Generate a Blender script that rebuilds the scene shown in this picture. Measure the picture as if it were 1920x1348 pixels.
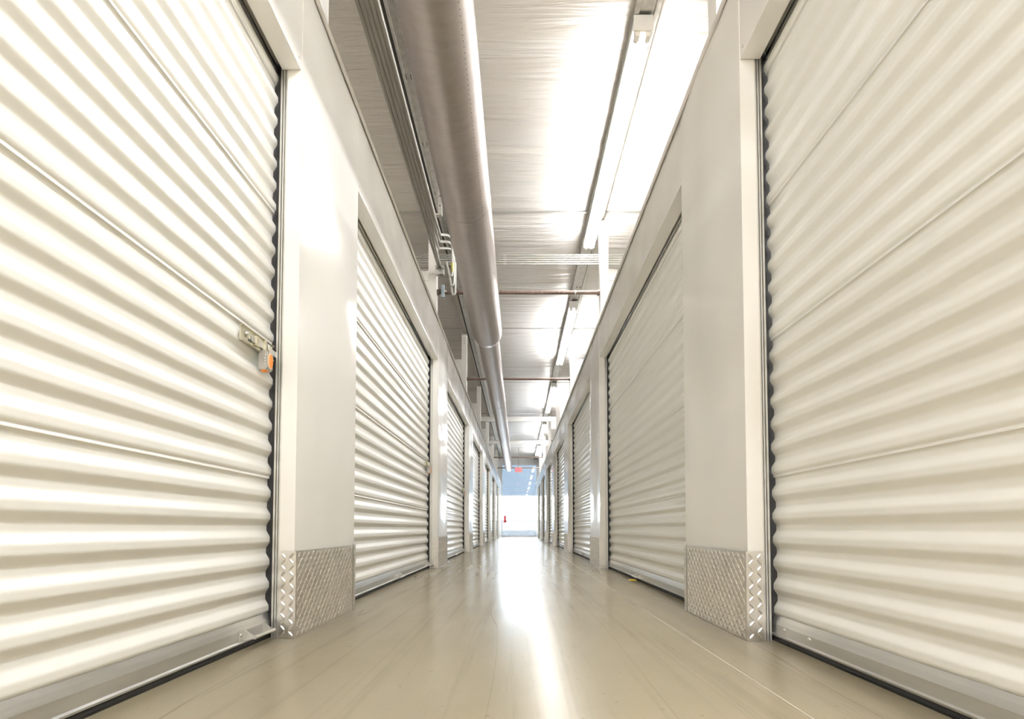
import bpy, bmesh, math, random
from mathutils import Vector, noise
random.seed(7)
PI = math.pi
sc = bpy.context.scene
for o in list(bpy.data.objects):
    bpy.data.objects.remove(o)
C = sc.collection

# ------------------------------------------------------------------ camera
F = 870.0                                   # focal length in pixels of the 1920 px frame
PITCH = math.radians(2.0)
VPX, HOR = 972.0, 991.0                     # vanishing point / horizon in the photograph
cam_d = bpy.data.cameras.new('camera')
cam_d.sensor_width = 36.0
cam_d.lens = F / 1920 * 36
cam_d.shift_x = (960 - VPX) / 1920
cam_d.shift_y = (HOR - F * math.tan(PITCH) - 674) / 1920
cam_d.clip_start = 0.02
cam_d.clip_end = 300
cam = bpy.data.objects.new('camera', cam_d)
C.objects.link(cam)
cam.location = (0, 0, 0.4)
cam.rotation_euler = (PI / 2 + PITCH, 0, 0)
sc.camera = cam

# ------------------------------------------------------------------ world + exposure
SKY = 42.0
world = bpy.data.worlds.new('overcast_sky')
sc.world = world
world.use_nodes = True
bgn = world.node_tree.nodes['Background']
bgn.inputs['Color'].default_value = (0.80, 0.90, 1.0, 1)
bgn.inputs['Strength'].default_value = SKY
sc.view_settings.view_transform = 'Standard'
sc.view_settings.look = 'None'
sc.view_settings.gamma = 1.0
sc.view_settings.use_curve_mapping = False
sc.view_settings.exposure = 0.0
TUBE = 97.0                                 # radiance of the fluorescent tubes
sc.cycles.max_bounces = 7
sc.cycles.adaptive_threshold = 0.035
sc.cycles.diffuse_bounces = 6
sc.cycles.glossy_bounces = 4
sc.cycles.transparent_max_bounces = 8
sc.cycles.sample_clamp_indirect = 8.0
sc.cycles.use_denoising = True
sc.cycles.caustics_reflective = False
sc.cycles.caustics_refractive = False

# ------------------------------------------------------------------ materials
def new_mat(name):
    m = bpy.data.materials.new(name)
    m.use_nodes = True
    nt = m.node_tree
    return m, nt, nt.nodes, nt.links, nt.nodes['Principled BSDF']

def coords(nt, scale=(1, 1, 1), kind='Object'):
    tc = nt.nodes.new('ShaderNodeTexCoord')
    mp = nt.nodes.new('ShaderNodeMapping')
    mp.inputs['Scale'].default_value = scale
    nt.links.new(tc.outputs[kind], mp.inputs['Vector'])
    return mp.outputs['Vector']

def noise_tex(nt, vec, scale, detail=3, rough=0.5, dist=0.0):
    n = nt.nodes.new('ShaderNodeTexNoise')
    n.inputs['Scale'].default_value = scale
    n.inputs['Detail'].default_value = detail
    n.inputs['Roughness'].default_value = rough
    n.inputs['Distortion'].default_value = dist
    nt.links.new(vec, n.inputs['Vector'])
    return n.outputs['Fac']

def ramp(nt, fac, stops):
    r = nt.nodes.new('ShaderNodeValToRGB')
    el = r.color_ramp.elements
    while len(el) < len(stops):
        el.new(0.5)
    for e, (p, c) in zip(el, stops):
        e.position = p
        e.color = c if len(c) == 4 else (*c, 1)
    nt.links.new(fac, r.inputs['Fac'])
    return r.outputs['Color']

def maprange(nt, fac, a, b, c, d):
    r = nt.nodes.new('ShaderNodeMapRange')
    r.inputs[1].default_value = a; r.inputs[2].default_value = b
    r.inputs[3].default_value = c; r.inputs[4].default_value = d
    nt.links.new(fac, r.inputs[0])
    return r.outputs[0]

def bump(nt, height, strength, dist, normal=None):
    b = nt.nodes.new('ShaderNodeBump')
    b.inputs['Strength'].default_value = strength
    b.inputs['Distance'].default_value = dist
    nt.links.new(height, b.inputs['Height'])
    if normal is not None:
        nt.links.new(normal, b.inputs['Normal'])
    return b.outputs['Normal']

def simple(name, col, rough=0.5, metal=0.0, var=0.06, scale=8.0, vscale=(1, 1, 1), bmp=0.0, rvar=0.08, spec=0.5):
    m, nt, N, L, P = new_mat(name)
    v = coords(nt, vscale)
    f = noise_tex(nt, v, scale, 4)
    lo = tuple(max(0, c * (1 - var)) for c in col)
    hi = tuple(min(1, c * (1 + var)) for c in col)
    L.new(ramp(nt, f, [(0.3, lo), (0.7, hi)]), P.inputs['Base Color'])
    lo_r, hi_r = max(0.03, rough - rvar), rough + rvar
    if rough >= 0.27:
        lo_r = max(lo_r, 0.29)
    else:
        hi_r = min(hi_r, 0.26)
    L.new(maprange(nt, f, 0.3, 0.7, lo_r, max(lo_r, hi_r)), P.inputs['Roughness'])
    P.inputs['Metallic'].default_value = metal
    P.inputs['Specular IOR Level'].default_value = spec
    if bmp:
        L.new(bump(nt, noise_tex(nt, v, scale * 4, 3), bmp, 0.002), P.inputs['Normal'])
    return m

M = {}
# glossy white steel wall panel, slightly oil-canned
m, nt, N, L, P = new_mat('white_panel')
v = coords(nt, (1, 0.8, 0.45))
P.inputs['Base Color'].default_value = (0.905, 0.888, 0.85, 1)
P.inputs['Roughness'].default_value = 0.13
P.inputs['Specular IOR Level'].default_value = 0.6
P.inputs['Coat Weight'].default_value = 0.25
P.inputs['Coat Roughness'].default_value = 0.06
L.new(bump(nt, noise_tex(nt, v, 2.6, 1, 0.4), 0.8, 0.035), P.inputs['Normal'])
M['panel'] = m

M['beige'] = simple('primed_steel', (0.56, 0.52, 0.465), 0.5, 0, 0.05)
M['trim'] = simple('white_trim', (0.80, 0.77, 0.72), 0.3, 0, 0.03)
# roll-up door enamel
m, nt, N, L, P = new_mat('door_enamel')
v = coords(nt, (1, 0.35, 1))
f = noise_tex(nt, v, 1.5, 1)
L.new(ramp(nt, f, [(0.1, (0.87, 0.862, 0.822)), (0.9, (0.895, 0.887, 0.847))]), P.inputs['Base Color'])
P.inputs['Roughness'].default_value = 0.30
P.inputs['Specular IOR Level'].default_value = 0.55
M['door'] = m

M['galv'] = simple('galvanised_steel', (0.60, 0.59, 0.56), 0.38, 0.85, 0.14, 26, (1, 1, 1))
M['galv_light'] = simple('bright_galvanised_steel', (0.72, 0.71, 0.68), 0.34, 0.75, 0.03, 8, rvar=.02)
M['conduit'] = simple('dull_conduit_zinc', (0.44, 0.43, 0.39), 0.5, 0.35, 0.04, 6, rvar=.02)
M['galv_dark'] = simple('dull_galvanised_steel', (0.40, 0.39, 0.36), 0.45, 0.7, 0.18, 20)
M['alu'] = simple('aluminium_bar', (0.66, 0.66, 0.65), 0.36, 0.85, 0.05, 9, (6, 0.5, 6))
M['tread'] = simple('diamond_plate_aluminium', (0.86, 0.83, 0.79), 0.30, 1.0, 0.05, 14, (1, 1, 1), 0.15)
M['black'] = simple('black_rubber', (0.012, 0.012, 0.013), 0.6, 0, 0.2)
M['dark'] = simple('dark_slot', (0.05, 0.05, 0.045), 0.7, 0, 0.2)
M['iron'] = simple('rusty_black_iron', (0.17, 0.12, 0.10), 0.5, 0.5, 0.35, 40)
M['zinc'] = simple('zinc_yellow_plate', (0.66, 0.63, 0.50), 0.3, 0.9, 0.12, 30)
M['chrome'] = simple('polished_steel', (0.85, 0.84, 0.82), 0.12, 1.0, 0.03)
M['blue_steel'] = simple('blue_grey_clamp', (0.36, 0.42, 0.47), 0.45, 0.6, 0.1, 30)
M['brass'] = simple('olive_brass_fitting', (0.42, 0.38, 0.12), 0.4, 0.5, 0.15, 30)
M['orange'] = simple('orange_plastic', (0.85, 0.27, 0.03), 0.4, 0, 0.06)
M['peach'] = simple('pale_orange_plastic', (0.85, 0.55, 0.36), 0.4, 0, 0.04)
M['teal'] = simple('teal_plastic', (0.10, 0.36, 0.30), 0.4, 0, 0.06)
M['lockgrey'] = simple('grey_lock_body', (0.42, 0.40, 0.37), 0.4, 0.4, 0.08)
M['yellow'] = simple('yellow_tag', (0.85, 0.62, 0.05), 0.45, 0, 0.05)
M['red'] = simple('red_enamel', (0.45, 0.02, 0.03), 0.3, 0, 0.05)
M['white_plastic'] = simple('white_lamp_housing', (0.84, 0.82, 0.78), 0.35, 0, 0.03)
M['partition'] = simple('partition_sheet', (0.86, 0.83, 0.78), 0.45, 0, 0.04)
M['sticker'] = simple('pale_sticker', (0.72, 0.70, 0.66), 0.5, 0, 0.05)
M['end_wall'] = simple('pale_end_wall', (0.78, 0.79, 0.80), 0.25, 0, 0.03)
M['outside'] = simple('outside_concrete', (0.52, 0.52, 0.52), 0.8, 0, 0.08, 2)

# duct: soft silver skin with faint wrinkles
m, nt, N, L, P = new_mat('silver_duct_skin')
v = coords(nt, (1, 1, 1))
f = noise_tex(nt, coords(nt, (6, 18, 6)), 1.6, 5, 0.6, 0.6)
L.new(ramp(nt, f, [(0.3, (0.335, 0.298, 0.275)), (0.7, (0.385, 0.345, 0.32))]), P.inputs['Base Color'])
P.inputs['Metallic'].default_value = 0.72
L.new(maprange(nt, f, 0.3, 0.7, 0.33, 0.42), P.inputs['Roughness'])
L.new(bump(nt, f, 0.12, 0.01), P.inputs['Normal'])
M['duct'] = m

# vinyl faced insulation on the ceiling
m, nt, N, L, P = new_mat('white_vinyl_insulation')
v = coords(nt, (0.35, 6.0, 1))
f = noise_tex(nt, v, 2.2, 4, 0.55, 0.4)
f2 = noise_tex(nt, coords(nt, (2.5, 9, 1)), 3.0, 5, 0.6, 1.2)
L.new(ramp(nt, f, [(0.25, (0.82, 0.785, 0.745)), (0.75, (0.87, 0.835, 0.795))]), P.inputs['Base Color'])
P.inputs['Roughness'].default_value = 0.32
n1 = bump(nt, f, 0.9, 0.04)
L.new(bump(nt, f2, 0.10, 0.01, n1), P.inputs['Normal'])
M['vinyl'] = m

# polished sealed concrete floor with scuffs along the corridor
m, nt, N, L, P = new_mat('polished_concrete')
base = noise_tex(nt, coords(nt, (1.0, 0.6, 1)), 1.7, 6, 0.6, 0.3)
col = ramp(nt, base, [(0.30, (0.262, 0.22, 0.146)), (0.55, (0.30, 0.256, 0.174)), (0.75, (0.333, 0.288, 0.198))])
streak = noise_tex(nt, coords(nt, (9, 0.25, 1)), 2.0, 5, 0.7, 0.35)
sc_col = ramp(nt, streak, [(0.30, (0.86, 0.85, 0.83)), (0.48, (1, 1, 1)), (0.66, (1.0, 1.0, 1.0))])
mx = N.new('ShaderNodeMix'); mx.data_type = 'RGBA'; mx.blend_type = 'MULTIPLY'
mx.inputs[0].default_value = 1.0
L.new(col, mx.inputs[6]); L.new(sc_col, mx.inputs[7])
# thin dark scratches
scr = noise_tex(nt, coords(nt, (3.6, 0.16, 1)), 1.1, 2, 0.5, 0.5)
a = N.new('ShaderNodeMath'); a.operation = 'SUBTRACT'; a.inputs[1].default_value = 0.52
L.new(scr, a.inputs[0])
b = N.new('ShaderNodeMath'); b.operation = 'ABSOLUTE'
L.new(a.outputs[0], b.inputs[0])
scf = ramp(nt, b.outputs[0], [(0.0, (0.66, 0.60, 0.52)), (0.0035, (1, 1, 1))])
mx2 = N.new('ShaderNodeMix'); mx2.data_type = 'RGBA'; mx2.blend_type = 'MULTIPLY'
mx2.inputs[0].default_value = 0.75
L.new(mx.outputs[2], mx2.inputs[6]); L.new(scf, mx2.inputs[7])
# fine specks
sp = noise_tex(nt, coords(nt), 55, 2, 0.5)
spc = ramp(nt, sp, [(0.26, (0.72, 0.68, 0.62)), (0.32, (1, 1, 1))])
mx3 = N.new('ShaderNodeMix'); mx3.data_type = 'RGBA'; mx3.blend_type = 'MULTIPLY'
mx3.inputs[0].default_value = 0.6
L.new(mx2.outputs[2], mx3.inputs[6]); L.new(spc, mx3.inputs[7])
L.new(mx3.outputs[2], P.inputs['Base Color'])
L.new(maprange(nt, streak, 0.3, 0.7, 0.215, 0.262), P.inputs['Roughness'])
P.inputs['Specular IOR Level'].default_value = 0.38
L.new(bump(nt, base, 0.06, 0.01), P.inputs['Normal'])
M['floor'] = m

def emis(name, col, s):
    m = bpy.data.materials.new(name); m.use_nodes = True
    nt = m.node_tree
    nt.nodes.remove(nt.nodes['Principled BSDF'])
    e = nt.nodes.new('ShaderNodeEmission')
    e.inputs['Color'].default_value = (*col, 1); e.inputs['Strength'].default_value = s
    nt.links.new(e.outputs[0], nt.nodes['Material Output'].inputs['Surface'])
    return m
M['tube'] = emis('fluorescent_glow', (0.975, 0.985, 1.0), TUBE)
M['exit_red'] = emis('exit_letter_glow', (1.0, 0.10, 0.13), 2.2)
M['exit_face'] = simple('exit_face_plastic', (0.9, 0.45, 0.45), 0.4, 0, 0.02)

def glass(name, tint, gloss=0.06):
    m = bpy.data.materials.new(name); m.use_nodes = True
    nt = m.node_tree
    nt.nodes.remove(nt.nodes['Principled BSDF'])
    t = nt.nodes.new('ShaderNodeBsdfTransparent'); t.inputs['Color'].default_value = (*[c ** 0.5 for c in tint], 1)   # met on both faces of a pane
    g = nt.nodes.new('ShaderNodeBsdfGlossy'); g.inputs['Roughness'].default_value = 0.02
    fr = nt.nodes.new('ShaderNodeFresnel'); fr.inputs['IOR'].default_value = 1.5
    mix = nt.nodes.new('ShaderNodeMixShader')
    nt.links.new(fr.outputs[0], mix.inputs[0])
    nt.links.new(t.outputs[0], mix.inputs[1]); nt.links.new(g.outputs[0], mix.inputs[2])
    nt.links.new(mix.outputs[0], nt.nodes['Material Output'].inputs['Surface'])
    return m
M['glass'] = glass('clear_glass', (0.95, 0.97, 0.98))
M['glass_blue'] = glass('blue_tinted_glass', (0.0143, 0.0171, 0.0197))
M['glass_frost'] = glass('pale_grey_glass', (0.032, 0.0335, 0.035))

# ------------------------------------------------------------------ mesh helpers
class MB:
    def __init__(s):
        s.v = []; s.f = []
    def add(s, vs, fs):
        o = len(s.v)
        s.v += [tuple(p) for p in vs]
        s.f += [tuple(o + i for i in f) for f in fs]
        return s
    def box(s, x0, x1, y0, y1, z0, z1):
        x0, x1 = min(x0, x1), max(x0, x1); y0, y1 = min(y0, y1), max(y0, y1); z0, z1 = min(z0, z1), max(z0, z1)
        return s.add([(x0, y0, z0), (x1, y0, z0), (x1, y1, z0), (x0, y1, z0), (x0, y0, z1), (x1, y0, z1), (x1, y1, z1), (x0, y1, z1)],
                     [(3, 2, 1, 0), (4, 5, 6, 7), (0, 1, 5, 4), (1, 2, 6, 5), (2, 3, 7, 6), (3, 0, 4, 7)])
    def prism(s, poly, y0, y1):
        """polygon in (x,z) extruded along y"""
        n = len(poly)
        vs = [(x, y0, z) for x, z in poly] + [(x, y1, z) for x, z in poly]
        fs = [(i, (i + 1) % n, n + (i + 1) % n, n + i) for i in range(n)]
        fs += [tuple(range(n - 1, -1, -1)), tuple(range(n, 2 * n))]
        return s.add(vs, fs)
    def tube(s, pts, r, seg=10, caps=True):
        pts = [Vector(p) for p in pts]
        rs = r if isinstance(r, (list, tuple)) else [r] * len(pts)
        t0 = (pts[1] - pts[0]).normalized()
        up = Vector((0, 0, 1)) if abs(t0.z) < 0.9 else Vector((1, 0, 0))
        a = t0.cross(up).normalized(); b = a.cross(t0).normalized()
        vs = []; fs = []
        for i, p in enumerate(pts):
            t = (pts[min(i + 1, len(pts) - 1)] - pts[max(i - 1, 0)]).normalized()
            a = (a - t * a.dot(t)).normalized(); b = t.cross(a).normalized()
            for k in range(seg):
                an = 2 * PI * k / seg
                vs.append(p + (a * math.cos(an) + b * math.sin(an)) * rs[i])
        for i in range(len(pts) - 1):
            for k in range(seg):
                k2 = (k + 1) % seg
                fs.append((i * seg + k, i * seg + k2, (i + 1) * seg + k2, (i + 1) * seg + k))
        if caps:
            fs.append(tuple(range(seg - 1, -1, -1)))
            fs.append(tuple((len(pts) - 1) * seg + k for k in range(seg)))
        return s.add(vs, fs)
    def dome(s, c, axis, r, h, seg=10):
        """little rivet head"""
        c = Vector(c); ax = Vector(axis).normalized()
        up = Vector((0, 0, 1)) if abs(ax.z) < 0.9 else Vector((1, 0, 0))
        a = ax.cross(up).normalized(); b = ax.cross(a)
        vs = []; fs = []
        rings = [(1, 0), (0.92, 0.45), (0.6, 0.85)]
        for q, w in rings:
            for k in range(seg):
                an = 2 * PI * k / seg
                vs.append(c + (a * math.cos(an) + b * math.sin(an)) * r * q + ax * h * w)
        vs.append(c + ax * h)
        for i in range(2):
            for k in range(seg):
                k2 = (k + 1) % seg
                fs.append((i * seg + k, i * seg + k2, (i + 1) * seg + k2, (i + 1) * seg + k))
        for k in range(seg):
            fs.append((2 * seg + k, 2 * seg + (k + 1) % seg, 3 * seg))
        fs.append(tuple(range(seg - 1, -1, -1)))
        return s.add(vs, fs)
    def mesh(s, name, mat, smooth=False, bevel=0.0, recalc=True, angle=None):
        me = bpy.data.meshes.new(name)
        me.from_pydata(s.v, [], s.f)
        if bevel or recalc:
            bm = bmesh.new(); bm.from_mesh(me)
            if bevel:
                bmesh.ops.bevel(bm, geom=list(bm.edges), offset=bevel, segments=2, profile=0.7, affect='EDGES')
            bmesh.ops.recalc_face_normals(bm, faces=bm.faces)
            if smooth and angle:
                for e in bm.edges:
                    if len(e.link_faces) == 2 and e.calc_face_angle(0) > angle:
                        e.smooth = False
            bm.to_mesh(me); bm.free()
        if smooth:
            for p in me.polygons:
                p.use_smooth = True
        me.materials.append(M[mat])
        return me
    def build(s, name, mat, parent=None, loc=None, **kw):
        return put(name, s.mesh(name, mat, **kw), parent, loc)

def put(name, me, parent=None, loc=None):
    o = bpy.data.objects.new(name, me)
    C.objects.link(o)
    if parent is not None:
        o.parent = parent
    if loc is not None:
        o.location = loc
    return o

def tag(o, label=None, cat=None, group=None, kind=None):
    if label: o['label'] = label
    if cat: o['category'] = cat
    if group: o['group'] = group
    if kind: o['kind'] = kind
    return o

def empty(name, loc=(0, 0, 0), rz=0.0):
    e = bpy.data.objects.new(name, None)
    e.empty_display_size = 0.1
    C.objects.link(e)
    e.location = loc
    e.rotation_euler = (0, 0, rz)
    return e

def copy_tree(o, parent=None):
    c = o.copy(); C.objects.link(c); c.parent = parent
    for ch in o.children:
        copy_tree(ch, c)
    return c

def far(j):
    return 'nearest the viewer' if j == 0 else ORD[j] + ' from the viewer'
ORD = ['nearest', 'second', 'third', 'fourth', 'fifth', 'sixth', 'seventh', 'eighth']

# ------------------------------------------------------------------ layout constants
WX = 0.822            # wall face
DX = 0.925            # door curtain plane
BAY = 3.013
PW = 0.615            # pillar width
HEAD = 2.143          # door opening height
WTOP = {-1: 2.545, 1: 2.50}
Y0 = {-1: 1.707, 1: 1.667}
YBACK, YEND = -9.6, 23.0
YOPEN = -1.30          # the corridor opens into an added, unseen loading bay that supplies fill light
CEIL = 3.93
NP = 7

# ------------------------------------------------------------------ room shell
fl = MB()
fl.add([(-5, YBACK - .3, 0), (5, YBACK - .3, 0), (5, YEND, 0), (-5, YEND, 0)], [(0, 1, 2, 3)])
floor = fl.build('floor', 'floor', recalc=False)
tag(floor, 'polished beige concrete corridor floor with scuff marks', 'floor', kind='structure')
M['joint'] = simple('pale_floor_joint', (0.46, 0.41, 0.33), 0.3, 0, 0.08, 12)
for jx in (0.62,):
    MB().box(jx - .0022, jx + .0022, YBACK, YEND - .1, -.002, .0006).build('saw_cut_joint', 'joint', floor)

# ceiling: sagging, wrinkled vinyl-faced insulation
def ceil_z(x, y):
    u = ((y - 5.05) / BAY) % 1.0
    sag = math.sin(PI * u) ** 0.8
    w = max(0.0, 1 - (abs(x) / 0.95) ** 2) if abs(x) < 0.95 else 0.6 * min(1, (abs(x) - 0.95) / 1.5)
    z = CEIL - 0.06 * sag * (0.45 + 0.55 * w)
    n = noise.noise(Vector((x * 0.55, y * 5.0, 3.1))) * 0.016 + noise.noise(Vector((x * 0.9 + 7, y * 13.0, 1.7))) * 0.008
    return z + n * min(1, 1.6 * sag)
xs = [-5, -4, -3.2, -2.6, -2.1, -1.7, -1.4] + [-1.2 + .1 * i for i in range(25)] + [1.4, 1.7, 2.1, 2.6, 3.2, 4, 5]
ys = []
y = YBACK - .3
while y < YEND + .3:
    ys.append(y); y += (0.12 if y < 1 else 0.025) if y < 10 else 0.06
ce = MB()
nx = len(xs)
ce.v = [(x, y, ceil_z(x, y)) for y in ys for x in xs]
ce.f = [(j * nx + i, (j + 1) * nx + i, (j + 1) * nx + i + 1, j * nx + i + 1) for j in range(len(ys) - 1) for i in range(nx - 1)]
ceiling = ce.build('ceiling', 'vinyl', smooth=True, recalc=False)
tag(ceiling, 'wrinkled white vinyl insulation sheet sagging between ceiling straps', 'ceiling', kind='structure')
k = -4
while True:
    ys_ = 5.05 + BAY * k
    if ys_ > YEND - .5:
        break
    if ys_ > YBACK:
        MB().box(-4.8, 4.8, ys_ - .013, ys_ + .013, CEIL - .014, CEIL + .004).build('ceiling_strap', 'galv_light', ceiling)
    k += 1

for nm, (x0, x1, y0, y1, lab) in {
    'wall_outer_left': (-5.1, -4.95, YBACK - .3, YEND + .2, 'outer building wall beyond the left units'),
    'wall_outer_right': (4.95, 5.1, YBACK - .3, YEND + .2, 'outer building wall beyond the right units'),
    'wall_bay_left': (-4.95, -.92, YOPEN - .05, YOPEN + .05, 'white unit wall facing the added loading bay on the left'),
    'wall_bay_right': (.92, 4.95, YOPEN - .05, YOPEN + .05, 'white unit wall facing the added loading bay on the right'),
    'wall_back': (-4.95, 4.95, YBACK - .3, YBACK - .15, 'white wall closing the added loading bay behind the viewer')}.items():
    w = MB().box(x0, x1, y0, y1, 0, 2.5 if 'bay' in nm else CEIL + .15).build(nm, 'partition')
    tag(w, lab, 'wall', kind='structure')
rf = MB().box(-5.1, 5.1, YBACK - .3, YEND + .2, CEIL + .15, CEIL + .25).build('roof_deck', 'partition')
tag(rf, 'flat metal roof deck above the insulation', 'roof', kind='structure')

# end wall around the glazing
GX0, GX1, GZ0, GZ1, GZ2, GZ3 = -0.80, 0.90, 0.05, 0.80, 2.03, 3.56
ew = MB()
ew.box(-4.95, GX0 - .06, YEND, YEND + .15, 0, CEIL + .15)
ew.box(GX1 + .06, 4.95, YEND, YEND + .15, 0, CEIL + .15)
ew.box(GX0 - .06, GX1 + .06, YEND, YEND + .15, GZ3 + .06, CEIL + .15)
end = ew.build('wall_end', 'end_wall')
tag(end, 'pale wall at the far end around the bright window', 'wall', kind='structure')
win = empty('window_1', (0, YEND, 0))
tag(win, 'bright glazed opening closing the far end of the corridor', 'window', kind='structure')
wf = MB()
wf.box(GX0 - .06, GX0, -.02, .10, 0, GZ3 + .06); wf.box(GX1, GX1 + .06, -.02, .10, 0, GZ3 + .06)
wf.box(GX0, GX1, -.02, .10, GZ3, GZ3 + .06); wf.box(GX0, GX1, -.02, .10, 0, GZ0)
wf.build('window_frame', 'end_wall', win)
for z in (GZ1, GZ2):
    MB().box(GX0, GX1, -.01, .08, z - .015, z + .015).build('transom_bar', 'end_wall', win)
for nm, g, z0, z1 in (('lower_pane', 'glass_frost', GZ0, GZ1 - .015), ('middle_pane', 'glass', GZ1 + .015, GZ2 - .015), ('upper_pane', 'glass_blue', GZ2 + .015, GZ3)):
    MB().box(GX0, GX1, .03, .036, z0, z1).build(nm, g, win)
pl = bpy.data.lights.new('window_portal', 'AREA')
pl.shape = 'RECTANGLE'; pl.size = GX1 - GX0; pl.size_y = GZ3
pl.cycles.is_portal = True
po = bpy.data.objects.new('window_portal', pl); C.objects.link(po)
po.location = ((GX0 + GX1) / 2, YEND + .2, GZ3 / 2); po.rotation_euler = (PI / 2, 0, PI)
po.rotation_euler = (-PI / 2, 0, 0)
gnd = MB().box(-40, 40, YEND + .2, YEND + 90, -.2, -.05).build('ground_outside', 'outside')
tag(gnd, 'pale pavement outside beyond the end window', 'ground', kind='structure')

# ------------------------------------------------------------------ corridor walls
def warped_face(mb, sg, y0, y1, z0, z1, seed):
    """front skin of a sheet-metal panel, a few millimetres out of flat, with rounded vertical corners"""
    ny, nz = 14, 26
    vs = []
    for j in range(nz + 1):
        for i in range(ny + 1):
            u = i / ny; yy = y0 + (y1 - y0) * u; zz = z0 + (z1 - z0) * j / nz
            edge = math.sin(PI * u) ** 0.6 if 0 < u < 1 else 0
            edge *= max(0.0, min(1.0, (zz - .34) / .25))
            d = 0.009 * noise.noise(Vector((u * 1.2 + seed * 3.7, zz * 0.95, seed))) * edge
            vs.append((sg * (WX + d), yy, zz))
    fs = [(j * (ny + 1) + i, j * (ny + 1) + i + 1, (j + 1) * (ny + 1) + i + 1, (j + 1) * (ny + 1) + i) for j in range(nz) for i in range(ny)]
    mb.add(vs, fs)

for sg, side in ((-1, 'left'), (1, 'right')):
    wall = empty('wall_' + side, (0, 0, 0))
    tag(wall, 'glossy white steel corridor wall on the %s' % side, 'wall', kind='structure')
    zt = WTOP[sg]
    for p in range(-1, NP):
        n0 = Y0[sg] + BAY * p
        y0, y1 = n0, n0 + PW
        if p == NP - 1: y1 = YEND
        mb = MB()
        warped_face(mb, sg, y0, y1, 0, zt, p * 2 + (1 if sg > 0 else 0))
        # returns into the door openings, back and top
        xb = sg * 0.878
        for yy in (y0, y1):
            mb.add([(sg * WX, yy, 0), (xb, yy, 0), (xb, yy, zt), (sg * WX, yy, zt)], [(0, 1, 2, 3)])
        mb.add([(xb, y0, 0), (xb, y1, 0), (xb, y1, zt), (xb, y0, zt)], [(0, 1, 2, 3)])
        mb.build('pillar_panel', 'panel', wall, smooth=True, angle=math.radians(40))
        # dark core behind the pillar so that nothing shines through beside the curtain
        MB().box(sg * .905, sg * 1.02, y0 + .034, y1 - .034, 0, zt - .05).build('pillar_core', 'black', wall)
        if p < NP - 1:
            h0, h1 = y1 + .002, n0 + BAY - .002
            hx = sg * (WX + .003)
            MB().box(hx, sg * .898, h0, h1, HEAD, zt).build('header_panel', 'panel', wall, bevel=.003)
            MB().box(sg * .905, sg * 1.02, h0, h1, HEAD + .30, zt - .05).build('header_core', 'black', wall)
            for yy in (h0 + .02, h1 - .02):
                MB().dome((hx, yy, HEAD + .03), (-sg, 0, 0), .005, .003, 8).build('screw', 'galv', wall, smooth=True)
    tr = empty('trim_1' if sg < 0 else 'trim_2')
    tag(tr, 'thin white cap strip along the top of the %s wall' % side, 'trim', kind='structure')
    yy = YOPEN - .1
    while yy < YEND:
        e = min(yy + BAY, YEND)
        MB().prism([(sg * (WX - .010), zt - .022), (sg * (WX - .004), zt - .022), (sg * (WX - .004), zt + .002), (sg * 1.03, zt + .002), (sg * 1.03, zt + .008), (sg * (WX - .010), zt + .008)], yy + .002, e - .002).build('cap_strip', 'trim', tr)
        yy = e

# ------------------------------------------------------------------ roll-up doors
PER = 0.0838
DW = BAY - PW
def profile(t):
    def trap(q):
        q = q % 1.0
        tri = 4 * q if q < .25 else (2 - 4 * q if q < .75 else 4 * q - 4)
        return max(-1, min(1, 1.9 * tri))
    return 0.0068 * sum(trap(t + d) for d in (-.03, -.018, -.006, .006, .018, .03)) / 6
def curtain_mesh(nper, half):
    mb = MB()
    pts = []
    S = 24
    for i in range(nper * S + 1):
        t = i / S
        pts.append((profile(t), t * PER))
    # lap seam at the foot of the sheet: hemmed lip standing slightly proud
    pts = [(pts[0][0] + .0009, -.006), (pts[0][0] + .0009, .001), (pts[0][0], .0012)] + pts[1:]
    n = len(pts)
    mb.v = [(x, -half, z) for x, z in pts] + [(x, half, z) for x, z in pts]
    mb.f = [(i, n + i, n + i + 1, i + 1) for i in range(n - 1)]
    return mb.mesh('curtain_panel', 'door', smooth=True, recalc=False)
half = DW / 2 + .010
cur6 = curtain_mesh(6, half); cur3 = curtain_mesh(3, half)

def bottom_bar(half):
    pr = [(-.012, .020), (.016, .020), (.019, .026), (.013, .030), (.0135, .062), (.009, .078), (.004, .092), (-.012, .092)]
    return MB().prism(pr, -half, half).mesh('bottom_bar', 'alu', bevel=0.0)
BAR = bottom_bar(half)
SEAL = MB().prism([(-.010, .0), (.010, .0), (.013, .008), (.010, .020), (-.010, .020)], -half, half).mesh('rubber_seal', 'black')

# guide track: grooved galvanised strip beside each end of the curtain
def track_mesh(sy):
    h = half
    mb = MB()
    e = sy * (DW / 2)
    for (xa, xb, d) in ((.022, .029, .000), (.029, .033, .012), (.033, .0385, .000), (.0385, .0405, .010), (.0405, .0465, .002)):
        mb.box(xa, xb, e + sy * d, e + sy * .03, 0, HEAD + .1)
    return mb.mesh('guide_track', 'galv_light')
TRK = {1: track_mesh(1), -1: track_mesh(-1)}
def brush_mesh(sy):
    e = sy * (DW / 2)
    return MB().box(-.05, .022, e + sy * .0145, e + sy * .033, 0, HEAD + .2).mesh('brush_seal', 'black')
BRU = {1: brush_mesh(1), -1: brush_mesh(-1)}

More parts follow.
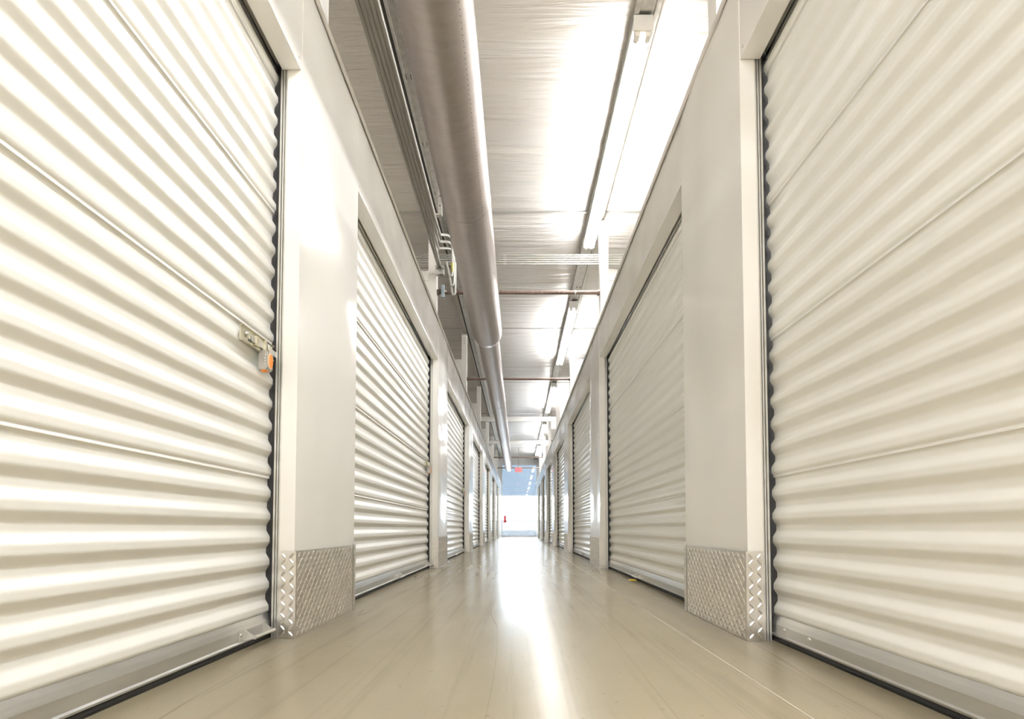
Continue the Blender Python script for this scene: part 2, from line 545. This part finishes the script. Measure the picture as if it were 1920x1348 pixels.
def handle_parts(parent, yc, ln=.115):
    h = empty('lift_handle', (0, 0, 0))
    h.parent = parent
    b0, b1 = yc - ln / 2, yc + ln / 2
    for yy, s in ((b0, -1), (b1, 1)):
        MB().prism([(.0135, .030), (.017, .030), (.050, .036), (.056, .040), (.052, .044), (.017, .066), (.0135, .066)], yy - .0015, yy + .0015).build('handle_bracket', 'galv_light', h)
        MB().box(.0135, .0165, yy, yy + s * .028, .032, .066).build('handle_foot', 'galv_light', h)
        MB().dome((.0165, yy + s * .018, .05), (1, 0, 0), .006, .004).build('handle_rivet', 'galv', h, smooth=True)
    MB().tube([(.054, b0 - .004, .040), (.054, b1 + .004, .040)], .0062, 10).build('handle_grip', 'galv_light', h, smooth=True, angle=.8)
    return h

def latch_parts(parent, ye, z):
    l = empty('slide_latch', (0, 0, 0))
    l.parent = parent
    # base plate folded at top and bottom, bolt bar, guide loops and a round button
    x0 = .011
    pr = [(x0, z - .026), (x0 + .012, z - .028), (x0 + .014, z - .026), (x0 + .006, z - .022), (x0 + .006, z + .022), (x0 + .013, z + .026), (x0 + .012, z + .028), (x0, z + .026)]
    MB().prism(pr, ye - .205, ye - .012).build('latch_plate', 'zinc', l)
    MB().box(x0 + .007, x0 + .013, ye - .15, ye + .012, z - .011, z + .010).build('latch_bolt', 'galv', l, bevel=.001)
    for yy in (ye - .125, ye - .055):
        MB().box(x0 + .006, x0 + .018, yy - .009, yy + .009, z - .018, z + .016).build('latch_guide', 'zinc', l, bevel=.002)
    MB().dome((x0 + .007, ye - .178, z + .004), (1, 0, 0), .0095, .008, 12).build('latch_rivet', 'chrome', l, smooth=True)
    MB().box(x0 + .006, x0 + .0068, ye - .166, ye - .148, z - .014, z - .006).build('latch_slot', 'black', l)
    MB().box(x0 + .012, x0 + .022, ye - .085, ye - .079, z - .03, z + .02).build('lock_eye', 'zinc', l, bevel=.002)
    return l

LATCH_Z = 1.045
def build_door(first):
    d = empty('door_1')
    zb = .088
    for q in range(4):
        put('curtain_panel', cur6, d, (0, 0, zb + q * 6 * PER))
    put('curtain_panel', cur3, d, (0, 0, zb + 24 * PER))
    put('bottom_bar', BAR, d); put('rubber_seal', SEAL, d)
    for s in (1, -1):
        put('guide_track', TRK[s], d); put('brush_seal', BRU[s], d)
    handle_parts(d, -.02)
    handle_parts(d, DW / 2 - .10)
    for yy in (-DW / 2 + .065, -DW / 2 + .20):
        MB().dome((.0125, yy, .052), (1, 0, 0), .0075, .005, 12).build('bar_bolt', 'galv_light', d, smooth=True)
    latch_parts(d, DW / 2 - .004, LATCH_Z)
    # bright top rail glimpsed behind the header
    MB().tube([(.004, -half, HEAD + .012), (.004, half, HEAD + .012)], .006, 8).build('top_rail', 'chrome', d, smooth=True)
    return d
proto = build_door(True)
di = 1
left_notes = ['with a grey and orange padlock on its latch', 'with a small closed padlock at mid height', 'with its latch catching the window light']
for sg, side in ((-1, 'left'), (1, 'right')):
    for j in range(NP):
        d = proto if di == 1 else copy_tree(proto)
        d.name = 'door_%d' % di
        yc = Y0[sg] + BAY * j - DW / 2
        d.location = (sg * DX, yc, 0)
        d.rotation_euler = (0, 0, 0 if sg < 0 else PI)
        tag(d, 'white corrugated roll-up door, %s in the %s wall' % (far(j), side), 'door', 'roll-up doors of the storage units', 'structure')
        di += 1

# ------------------------------------------------------------------ diamond kick plates
def treads(mb, origin, du, dv, nrm, w, h, a=.0192, L_=.0135, W_=.0038, H_=.0023):
    o = Vector(origin); du = Vector(du); dv = Vector(dv); nrm = Vector(nrm)
    ni, nj = int(w / a), int(h / a)
    for i in range(ni):
        for j in range(nj):
            c = o + du * (w / ni * (i + .5)) + dv * (h / nj * (j + .5))
            s = 1 if (i + j) % 2 == 0 else -1
            t = (du * 0.66 * s + dv * 0.75).normalized(); b = nrm.cross(t)
            vs = [c - t * L_, c - t * L_ * .45 + b * W_, c + t * L_ * .45 + b * W_, c + t * L_, c + t * L_ * .45 - b * W_, c - t * L_ * .45 - b * W_,
                  c - t * L_ * .5 + nrm * H_, c + t * L_ * .5 + nrm * H_]
            mb.add(vs, [(0, 1, 6), (1, 2, 7, 6), (2, 3, 7), (3, 4, 7), (4, 5, 6, 7), (5, 0, 6)])
KH = 0.318
for sg, side in ((-1, 'left'), (1, 'right')):
    ms = {}
    for p in range(NP - 1):
        kp = empty('kick_plate', (sg * WX, Y0[sg] + BAY * p, 0))
        tag(kp, 'aluminium diamond kick plate on the %s pillar of the %s wall' % (ORD[p], side), 'kick plate', 'diamond plate pillar guards')
        i = -sg
        if not ms:
            def mk(n, mb, mat, **kw): ms[n] = mb.mesh(n, mat, **kw)
            mk('face_plate', MB().box(i * .0062, i * .0082, -.002, PW - .034, .001, KH), 'tread')
            t = MB(); treads(t, (i * .0082, .006, .006), (0, 1, 0), (0, 0, 1), (i, 0, 0), PW - .05, KH - .012)
            mk('tread_pattern', t, 'tread', recalc=False)
            for nm, yy, ny in (('return_plate', -.002, -1), ('return_plate2', PW + .002, 1)):
                mk(nm, MB().box(i * .0082, -i * .053, yy, yy + ny * .002, .001, KH), 'tread')
                t = MB(); treads(t, (-i * .053, yy + ny * .002, .006), (i, 0, 0), (0, 0, 1), (0, ny, 0), .060, KH - .012, .0205, .0140, .0040, .0026)
                mk(nm + 't', t, 'tread', recalc=False)
            mk('edge_strip', MB().box(i * .0062, i * .0092, PW - .029, PW + .002, .001, KH + .004), 'tread')
            t = MB(); treads(t, (i * .0092, PW - .027, .006), (0, 1, 0), (0, 0, 1), (i, 0, 0), .026, KH - .01, .0135, .008, .0024, .0015)
            mk('strip_t', t, 'tread', recalc=False)
            mk('rivet', MB().dome((0, 0, 0), (i, 0, 0), .0055, .0035), 'galv', smooth=True)
            mk('gap', MB().box(i * .0061, i * .0066, PW - .034, PW - .029, .001, KH), 'dark')
        fp = put('face_plate', ms['face_plate'], kp); tag(put('tread_pattern', ms['tread_pattern'], fp), kind='stuff')
        for nm in ('return_plate', 'return_plate2'):
            rp = put('return_plate', ms[nm], kp); tag(put('tread_pattern', ms[nm + 't'], rp), kind='stuff')
        es = put('edge_strip', ms['edge_strip'], kp); tag(put('tread_pattern', ms['strip_t'], es), kind='stuff')
        put('plate_gap', ms['gap'], kp)
        for (yy, zz) in ((.022, .03), (.022, KH - .02), (PW - .016, .03), (PW - .016, KH - .02)):
            put('rivet', ms['rivet'], kp, (i * .0085, yy, zz))

# ------------------------------------------------------------------ ceiling beams (purlins) and lights
PZ = 3.85
def purlin(x_flange0, x_flange1, x_ch0, x_ch1, label):
    p = empty('ceiling_beam', (0, 0, PZ))
    tag(p, label, 'beam', 'galvanised ceiling beams')
    ya, yb = YBACK - .1, YEND - .02
    a, b = sorted((x_ch0, x_ch1))
    g = (b - a) / 5
    pr = [(a, 0), (a + g, 0), (a + g + .004, .012), (b - g - .004, .012), (b - g, 0), (b, 0), (b, .052), (a, .052)]
    MB().prism(pr, ya, yb).build('channel', 'galv', p)
    if x_flange0 is not None:
        MB().box(x_flange0, x_flange1, ya, yb, .006, .05).build('flange', 'beige', p)
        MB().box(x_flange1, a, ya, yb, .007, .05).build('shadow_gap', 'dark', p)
    m2 = MB().box(-.006, .006, -.02, .02, .0112, .0121).mesh('slot', 'dark')
    for y in [2.2 + .62 * i for i in range(14)]:
        for dx in (-.022, .022):
            put('slot', m2, p, ((a + b) / 2 + dx, y, 0))
    return p
purlin(None, None, .775, .945, 'galvanised ceiling beam carrying the row of fluorescent lights')
purlin(-.97, -.908, -.885, -.80, 'galvanised ceiling beam above the left conduits beside the duct')

LX = .84
def light_fixture():
    r = empty('fluorescent_light')
    ln = 2.43
    # housing: shallow channel with sloping sides
    MB().prism([(-.064, .062), (-.064, .050), (-.036, .030), (.036, .030), (.064, .050), (.064, .062), (.060, .118), (-.060, .118)], 0, ln).build('housing', 'white_plastic', r)
    MB().box(-.066, .066, -.004, .012, .012, .118).build('end_cap', 'white_plastic', r, bevel=.003)
    MB().box(-.066, .066, ln - .012, ln + .004, .012, .118).build('end_cap', 'white_plastic', r, bevel=.003)
    for x in (-.036, .036):
        MB().tube([(x, .05, .006), (x, ln - .05, .006)], .019, 8, False).build('tube', 'tube', r, smooth=True, angle=.8)
        for y0, y1 in ((.012, .05), (ln - .05, ln - .012)):
            MB().prism([(x - .016, -.014), (x + .016, -.014), (x + .020, .03), (x - .020, .03)], y0, y1).build('lamp_socket', 'white_plastic', r, bevel=.002)
            MB().tube([(x, y0 + .002, .006), (x, y1 + .012 if y0 < 1 else y1, .006)], .0205, 10).build('tube_cap', 'galv_light', r, smooth=True, angle=.8)
    return r
lp = light_fixture()
for i in range(6):
    r = lp if i == 0 else copy_tree(lp)
    r.location = (LX, -.92 + 3.92 * i, 3.73)
    lab = ['twin-tube fluorescent batten overhead behind the viewer above the right wall', 'twin-tube fluorescent batten nearest in view, brightest and largest on the ceiling',
           'second fluorescent batten in view, just past the iron cross pipe', 'third fluorescent batten in view along the ceiling', 'fourth fluorescent batten in view, between the cross beams',
           'farthest fluorescent batten, close to the end window'][i]
    tag(r, lab, 'light', 'fluorescent battens in a row')
for x in (-3.2, -2.2, -1.2, -.2, LX, 1.9, 2.9):  # extra unseen lamps added behind the viewer as fill for both walls
    for y in (-3.9, -6.5, -9.1):
        r = copy_tree(lp)
        r.location = (x, y, 3.73)
        tag(r, 'added unseen twin-tube fill light over the loading bay behind the viewer', 'light', 'added loading bay fill lights')
for i in range(3):  # unseen lamps added to brighten the left header and upper left wall
    r = copy_tree(lp)
    r.location = (3.9, -.92 + 3.92 * i, 3.73)
    tag(r, 'added unseen twin-tube fill light beyond the right-hand units', 'light', 'added right-side fill lights')

# ------------------------------------------------------------------ air duct
DXc, DZ, R1, R2 = -.385, 2.83, .18, .137
duct = empty('air_duct', (DXc, 0, DZ))
tag(duct, 'long round silver air duct hanging left of centre, stepping down to a narrower pipe', 'duct')
def ring_tube(name, prof, mat='duct', seg=48, parent=duct, caps=True):
    return MB().tube([(0, y, 0) for y, r in prof], [r for y, r in prof], seg, caps).build(name, mat, parent, smooth=True, angle=.6)
ring_tube('wide_section', [(YBACK, R1), (0, R1), (5.62, R1), (5.66, R1 * .995)])
ring_tube('reducer', [(5.655, R1 * .992), (5.70, R1 * .965), (5.76, R1 * .88), (5.80, R2 * 1.03), (5.815, R2 * 1.012)])
ring_tube('narrow_section', [(5.80, R2), (18.55, R2), (18.64, R2 * .95), (18.70, R2 * .80), (18.73, R2 * .5)])
for y in (1.1, 3.35):
    ring_tube('seam_band', [(y - .006, R1 + .0005), (y - .004, R1 + .0018), (y + .004, R1 + .0018), (y + .006, R1 + .0005)], caps=False)
for y in (8.8, 11.9, 15.0):
    ring_tube('seam_band', [(y - .012, R2 + .0005), (y - .008, R2 + .003), (y + .008, R2 + .003), (y + .012, R2 + .0005)], caps=False)
dots = MB()
for ang in (-66, 44):
    an = math.radians(ang)
    n = Vector((math.sin(an), 0, -math.cos(an)))
    for k in range(150):
        y = 1.6 + k * .027
        dots.dome(n * (R1 - .0002) + Vector((0, y, 0)), n, .0028, .0008, 6)
tag(dots.build('perforation_rows', 'dark', duct), kind='stuff')
for y in (2.5, 5.45, 8.46, 11.48, 14.3, 17.5):
    rr = R1 if y < 5.6 else R2
    MB().tube([(0, y, rr - .002), (0, y, CEIL - DZ - .03)], .004, 6).build('hanger_rod', 'galv', duct)

# ------------------------------------------------------------------ support posts, cross pipes, beams
PX = .957
posts_y = [2.10 + BAY * k for k in range(7)]
def post_meshes(zt):
    b = MB()
    b.box(-.046, .046, -.046, .046, zt + .008, PZ - .03)
    return b.mesh('post_tube', 'trim', bevel=.004)
PM = {s: post_meshes(WTOP[s]) for s in (-1, 1)}
PLATE = MB().box(-.046, .046, -.062, .062, PZ - .03, PZ - .018).mesh('top_plate', 'galv_light', bevel=.002)
HOLE = MB().tube([(0, -.0468, 0), (0, -.0462, 0)], .0075, 10).mesh('bolt_hole', 'dark')
for sg, side in ((-1, 'left'), (1, 'right')):
    for k, y in enumerate(posts_y):
        p = empty('support_post', (sg * PX, y, 0))
        tag(p, 'white square steel post on top of the %s wall, %s' % (side, far(k)), 'post', 'roof support posts')
        put('post_tube', PM[sg], p)
        put('top_plate', PLATE, p)
        for q in range(3):
            put('bolt_hole', HOLE, p, (0, 0, PZ - .085 - .05 * q))
xe = PX - .047
for k, y in enumerate(posts_y):
    if k == 0:
        continue
    z = 3.045
    if k in (3, 4):
        b = empty('cross_beam', (0, y, z))
        tag(b, 'pale steel channel beam crossing the corridor under the ceiling, %s' % ('nearer the viewer' if k == 3 else 'nearer the end window'), 'beam', 'channel beams across the corridor')
        MB().prism([(-xe, -.055), (xe, -.055), (xe, .055), (-xe, .055)], -.006, .006).build('web', 'galv_light', b)
        for dz in (-.055, .049):
            MB().box(-xe, xe, -.004, .05, dz, dz + .006).build('beam_flange', 'galv_dark', b)
    else:
        r = .021 if k < 3 else .024
        b = empty('cross_pipe', (0, y, z))
        tag(b, 'thin dark iron pipe spanning the corridor between posts, %s' % {1: 'nearest the viewer', 2: 'second from the viewer', 5: 'third from the viewer', 6: 'beside the exit sign'}[k], 'pipe', 'iron cross pipes')
        MB().tube([(-xe, 0, 0), (xe, 0, 0)], r, 12).build('pipe', 'iron', b, smooth=True, angle=.8)
        for x in (-xe + .012, xe - .012):
            MB().tube([(x - .012, 0, 0), (x + .012, 0, 0)], r * 1.5, 12).build('pipe_collar', 'iron', b, smooth=True, angle=.8)
        if k == 1:
            MB().tube([(.63, 0, 0), (.645, 0, 0)], r * 1.2, 12).build('strap_clip', 'galv_light', b, smooth=True, angle=.8)
# thin tie rod higher up near the far lights
b = empty('tie_rod', (0, 14.55, 3.17))
tag(b, 'slim dark rod crossing just behind the farther channel beam', 'rod')
MB().tube([(-1.6, 0, 0), (1.6, 0, 0)], .014, 8).build('rod', 'iron', b, smooth=True)
for x in (-1.6, 1.6):
    MB().tube([(x, 0, -.01), (x, 0, .80)], .006, 6).build('rod_hanger', 'galv', b, smooth=True)

# ------------------------------------------------------------------ unit partitions seen above the walls
BOARD = {}
for sg, side in ((-1, 'left'), (1, 'right')):
    for k, y in enumerate(posts_y[1:]):
        w = empty('partition_wall', (sg * 1.0, y + .40, 0))
        tag(w, 'partition of horizontal pale sheets rising above the %s wall, %s' % (side, far(k)), 'partition', 'unit partitions above the walls')
        nb, bh = 7, .15
        for q in range(nb):
            if sg not in BOARD:
                BOARD[sg] = MB().box(0, sg * 3.9, 0, .012, 0, bh - .006).mesh('partition_sheet', 'partition', bevel=.003)
            put('partition_sheet', BOARD[sg], w, (0, 0, 2.50 + q * bh))
        MB().box(0, sg * 3.9, .012, .03, 0, 2.5 + nb * bh).build('partition_backing', 'partition', w)

# ------------------------------------------------------------------ conduits
def arc(c, a, b, r, n=8, t0=0, t1=PI / 2):
    c = Vector(c); a = Vector(a); b = Vector(b)
    return [c + a * r * math.cos(t0 + (t1 - t0) * i / n) + b * r * math.sin(t0 + (t1 - t0) * i / n) for i in range(n + 1)]
CZ = 3.25
cxs = [-.872 + .027 * i for i in range(5)]
names5 = ['leftmost', 'second from the left', 'middle', 'second from the right', 'rightmost, next to the duct']
for i, x in enumerate(cxs):
    c = empty('conduit', (x, 0, CZ))
    tag(c, 'grey steel conduit running along the left ceiling beam, %s of five' % names5[i], 'conduit', 'conduits along the left side')
    if i < 2:
        pts = [(0, YBACK, 0), (0, 4.955, 0)]
    else:
        q = i - 2
        y0 = 4.26 + .11 * (2 - q)
        pts = [(0, YBACK, 0), (0, y0, 0)]
        y1 = y0 + .16
        # rise, swing to the duct side, then drop past the post in a narrow hook
        xd = .086 + .027 * (2 - q) - .0 * q
        pts += [(.004, y1, .01), (.3 * xd, y1 + .08, .06), (.6 * xd, y1 + .15, .10), (.85 * xd, y1 + .20, .105), (.97 * xd, y1 + .23, .08), (xd, y1 + .245, .03), (xd, y1 + .25, -.05), (xd, y1 + .25, -.12),
                (xd, y1 + .25, -.24 - .04 * (2 - q)), (xd - .006, y1 + .25, -.262 - .04 * (2 - q)), (xd - .018, y1 + .25, -.268 - .04 * (2 - q)), (xd - .03, y1 + .25, -.255 - .04 * (2 - q)), (xd - .06, y1 + .25, -.12)]
    MB().tube(pts, .0122, 10).build('conduit_pipe', 'conduit', c, smooth=True, angle=.8)
    if i == 4:
        MB().tube([(.086, 4.67, -.22), (.086, 4.67, -.13)], [.016, .019], 10).build('connector', 'brass', c, smooth=True, angle=.8)
jb = empty('junction_block', (-.86, 4.99, CZ))
tag(jb, 'small galvanised conduit block clamped to the left post above the pipe end', 'junction box')
MB().box(-.045, .045, -.03, .03, -.075, .02).build('block_body', 'galv', jb, bevel=.004)
for q in range(3):
    MB().tube([(-.02 + .03 * q, -.032, -.02), (-.02 + .03 * q, -.029, -.02)], .008, 10).build('knockout', 'dark', jb)
br = empty('conduit_bracket', (-.86, 4.16, CZ))
tag(br, 'perforated strut hanger holding the left conduits near the first visible post', 'bracket')
MB().box(-.03, .16, -.02, .02, .0135, .03).build('strut', 'galv', br, bevel=.002)
MB().box(.125, .16, -.02, .02, .03, PZ - CZ - .002).build('drop_leg', 'galv_light', br, bevel=.002)
for q in range(4):
    MB().tube([(.1425, -.0208, .10 + q * .09), (.1425, -.0201, .10 + q * .09)], .007, 8).build('strut_hole', 'dark', br)
cl = empty('pipe_clamp', (-xe + .07, posts_y[1], 3.045))
tag(cl, 'blue-grey beam clamp on the left end of the nearest iron pipe', 'clamp')
MB().box(-.018, .018, -.048, -.0225, -.075, .065).build('clamp_jaw', 'blue_steel', cl, bevel=.004)
MB().tube([(-.02, -.03, .0), (.045, -.03, .0)], .010, 8).build('clamp_bolt', 'chrome', cl, smooth=True, angle=.8)
MB().box(-.05, -.018, -.042, -.018, -.018, .018).build('clamp_nut', 'dark', cl, bevel=.004)
for i in range(5):
    c = empty('cross_conduit', (0, 5.40, 3.535 + .027 * i))
    tag(c, 'grey conduit crossing the corridor beyond the first post pair, %s of five' % ['lowest', 'second lowest', 'middle', 'second highest', 'highest'][i], 'conduit', 'conduits crossing the corridor')
    MB().tube([(-4.6, 0, 0), (4.6, 0, 0)], .0105, 8).build('conduit_pipe', 'conduit', c, smooth=True)
    for x in (-.16, .62):
        MB().tube([(x - .018, 0, 0), (x + .018, 0, 0)], .0125, 8).build('coupling', 'galv', c, smooth=True, angle=.8)

# ------------------------------------------------------------------ padlocks
def padlock(loc, big=True):
    p = empty('padlock', loc)
    # shackle through the latch eye
    MB().tube([(-.010, 0, -.004), (-.010, 0, .018)] + arc((0, 0, .018), (-1, 0, 0), (0, 0, 1), .010, 8, 0, PI) + [(.010, 0, -.004)], .0032, 8).build('shackle', 'chrome', p, smooth=True)
    body = MB().prism([(-.017, -.006), (-.012, -.001), (.012, -.001), (.017, -.006), (.017, -.060), (.011, -.068), (-.011, -.068), (-.017, -.060)], -.017, .017)
    body.build('lock_body', 'lockgrey', p, bevel=.0025)
    # orange oval bumper with a pale rim on the corridor side
    def oval(x0, x1, a, c, zc):
        n = 20
        mb = MB()
        vs = [(x0, a * math.cos(2 * PI * k / n), zc + c * math.sin(2 * PI * k / n)) for k in range(n)] + [(x1, a * .92 * math.cos(2 * PI * k / n), zc + c * .92 * math.sin(2 * PI * k / n)) for k in range(n)]
        mb.add(vs, [(k, (k + 1) % n, n + (k + 1) % n, n + k) for k in range(n)] + [tuple(range(n)), tuple(range(n, 2 * n))])
        return mb
    oval(.0165, .019, .0155, .029, -.034).build('bumper_rim', 'peach', p)
    oval(.019, .0205, .012, .0245, -.034).build('bumper', 'orange', p)
    oval(-.0165, -.019, .013, .022, -.034).build('back_bumper', 'teal', p)
    MB().tube([(-.002, -.002, -.0675), (-.002, -.002, -.0715)], [.0125, .0105], 14).build('bottom_plug', 'orange', p, smooth=True, angle=.6)
    for q in range(4):
        MB().dome((.008, -.017, -.018 - .010 * q), (0, -1, 0), .0026, .002, 8).build('rivet', 'chrome', p, smooth=True)
    return p
pk = padlock((0, 0, 0))
for j in range(4):
    p = pk if j == 0 else copy_tree(pk)
    p.location = (-DX + .031, Y0[-1] + BAY * j - .086, LATCH_Z - .020)
    tag(p, 'grey and orange padlock hanging on the latch of the %s left door' % ORD[j], 'padlock', 'padlocks on the left doors')
# yellow tag beside the centre handle of the second right door
yt = MB().prism([(.030, .012), (.075, .012), (.078, .016), (.075, .020), (.030, .020)], -.035, .035).build('yellow_tag', 'yellow', bevel=.001)
yt.location = (DX - .02 , Y0[1] + BAY - DW / 2 - .0, .0)
yt.rotation_euler = (0, 0, PI)
tag(yt, 'small yellow tag under the middle handle of the second right door', 'tag')
# worn sticker on the bottom bar of the second left door
st = MB().box(0, .0008, -.05, .05, 0, .02).build('worn_sticker', 'sticker')
st.location = (-DX + .0137, Y0[-1] + BAY - DW + .08, .036)
tag(st, 'small worn sticker on the bottom bar of the second left door', 'sticker')

# ------------------------------------------------------------------ exit sign and extinguisher at the far end
ex = empty('exit_sign', (.01, 19.85, 2.92))
tag(ex, 'small red exit sign hanging from the ceiling at the far end', 'exit sign')
MB().box(-.16, .16, -.02, .02, -.105, .105).build('sign_body', 'exit_face', ex, bevel=.006)
MB().tube([(0, 0, .105), (0, 0, CEIL - 2.92 - .05)], .012, 8).build('stem', 'galv_dark', ex, smooth=True)
MB().box(-.05, .05, -.03, .03, .105, .135).build('canopy', 'galv_dark', ex, bevel=.004)
def letter(ch, x0, w, h, t):
    mb = MB()
    y0, y1 = -.026, -.0205
    def bar(a, b, c, d): mb.box(x0 + a, x0 + b, y0, y1, c - h / 2, d - h / 2)
    if ch == 'E':
        bar(0, t, 0, h)
        for z in (0, (h - t) / 2, h - t): bar(t, w, z, z + t)
    if ch == 'I':
        bar((w - t) / 2, (w + t) / 2, 0, h)
    if ch == 'T':
        bar((w - t) / 2, (w + t) / 2, 0, h - t); bar(0, w, h - t, h)
    if ch == 'X':
        for s in (0, 1):
            a, b = (0, w - t) if s == 0 else (w - t, 0)
            vs = [(x0 + a, y0, -h / 2), (x0 + a + t, y0, -h / 2), (x0 + b + t, y0, h / 2), (x0 + b, y0, h / 2)]
            vs += [(x, y1, z) for x, y, z in vs]
            mb.add(vs, [(0, 1, 2, 3), (7, 6, 5, 4), (0, 4, 5, 1), (1, 5, 6, 2), (2, 6, 7, 3), (3, 7, 4, 0)])
    return mb
for ch, x0, w in (('E', -.135, .058), ('X', -.066, .062), ('I', .006, .03), ('T', .05, .064)):
    letter(ch, x0, w, .145, .018).build('letter', 'exit_red', ex)

fe = empty('fire_extinguisher', (-.66, YEND - .12, .70))
tag(fe, 'small red fire extinguisher at the left edge of the end window', 'extinguisher')
MB().tube([(0, 0, 0), (0, 0, .02), (0, 0, .30), (0, 0, .34), (0, 0, .37)], [.062, .066, .066, .045, .02], 18).build('cylinder', 'red', fe, smooth=True, angle=.8)
MB().tube([(0, 0, .37), (0, 0, .41)], .016, 10).build('valve', 'galv', fe, smooth=True, angle=.8)
MB().prism([(-.01, .405), (.07, .43), (.07, .437), (-.01, .418)], -.012, .012).build('lever', 'black', fe)
MB().tube([(.016, 0, .395), (.07, 0, .37), (.085, 0, .28), (.078, 0, .14)], .009, 8).build('hose', 'black', fe, smooth=True)
MB().box(-.03, .03, .062, .10, .08, .26).build('bracket', 'galv', fe)
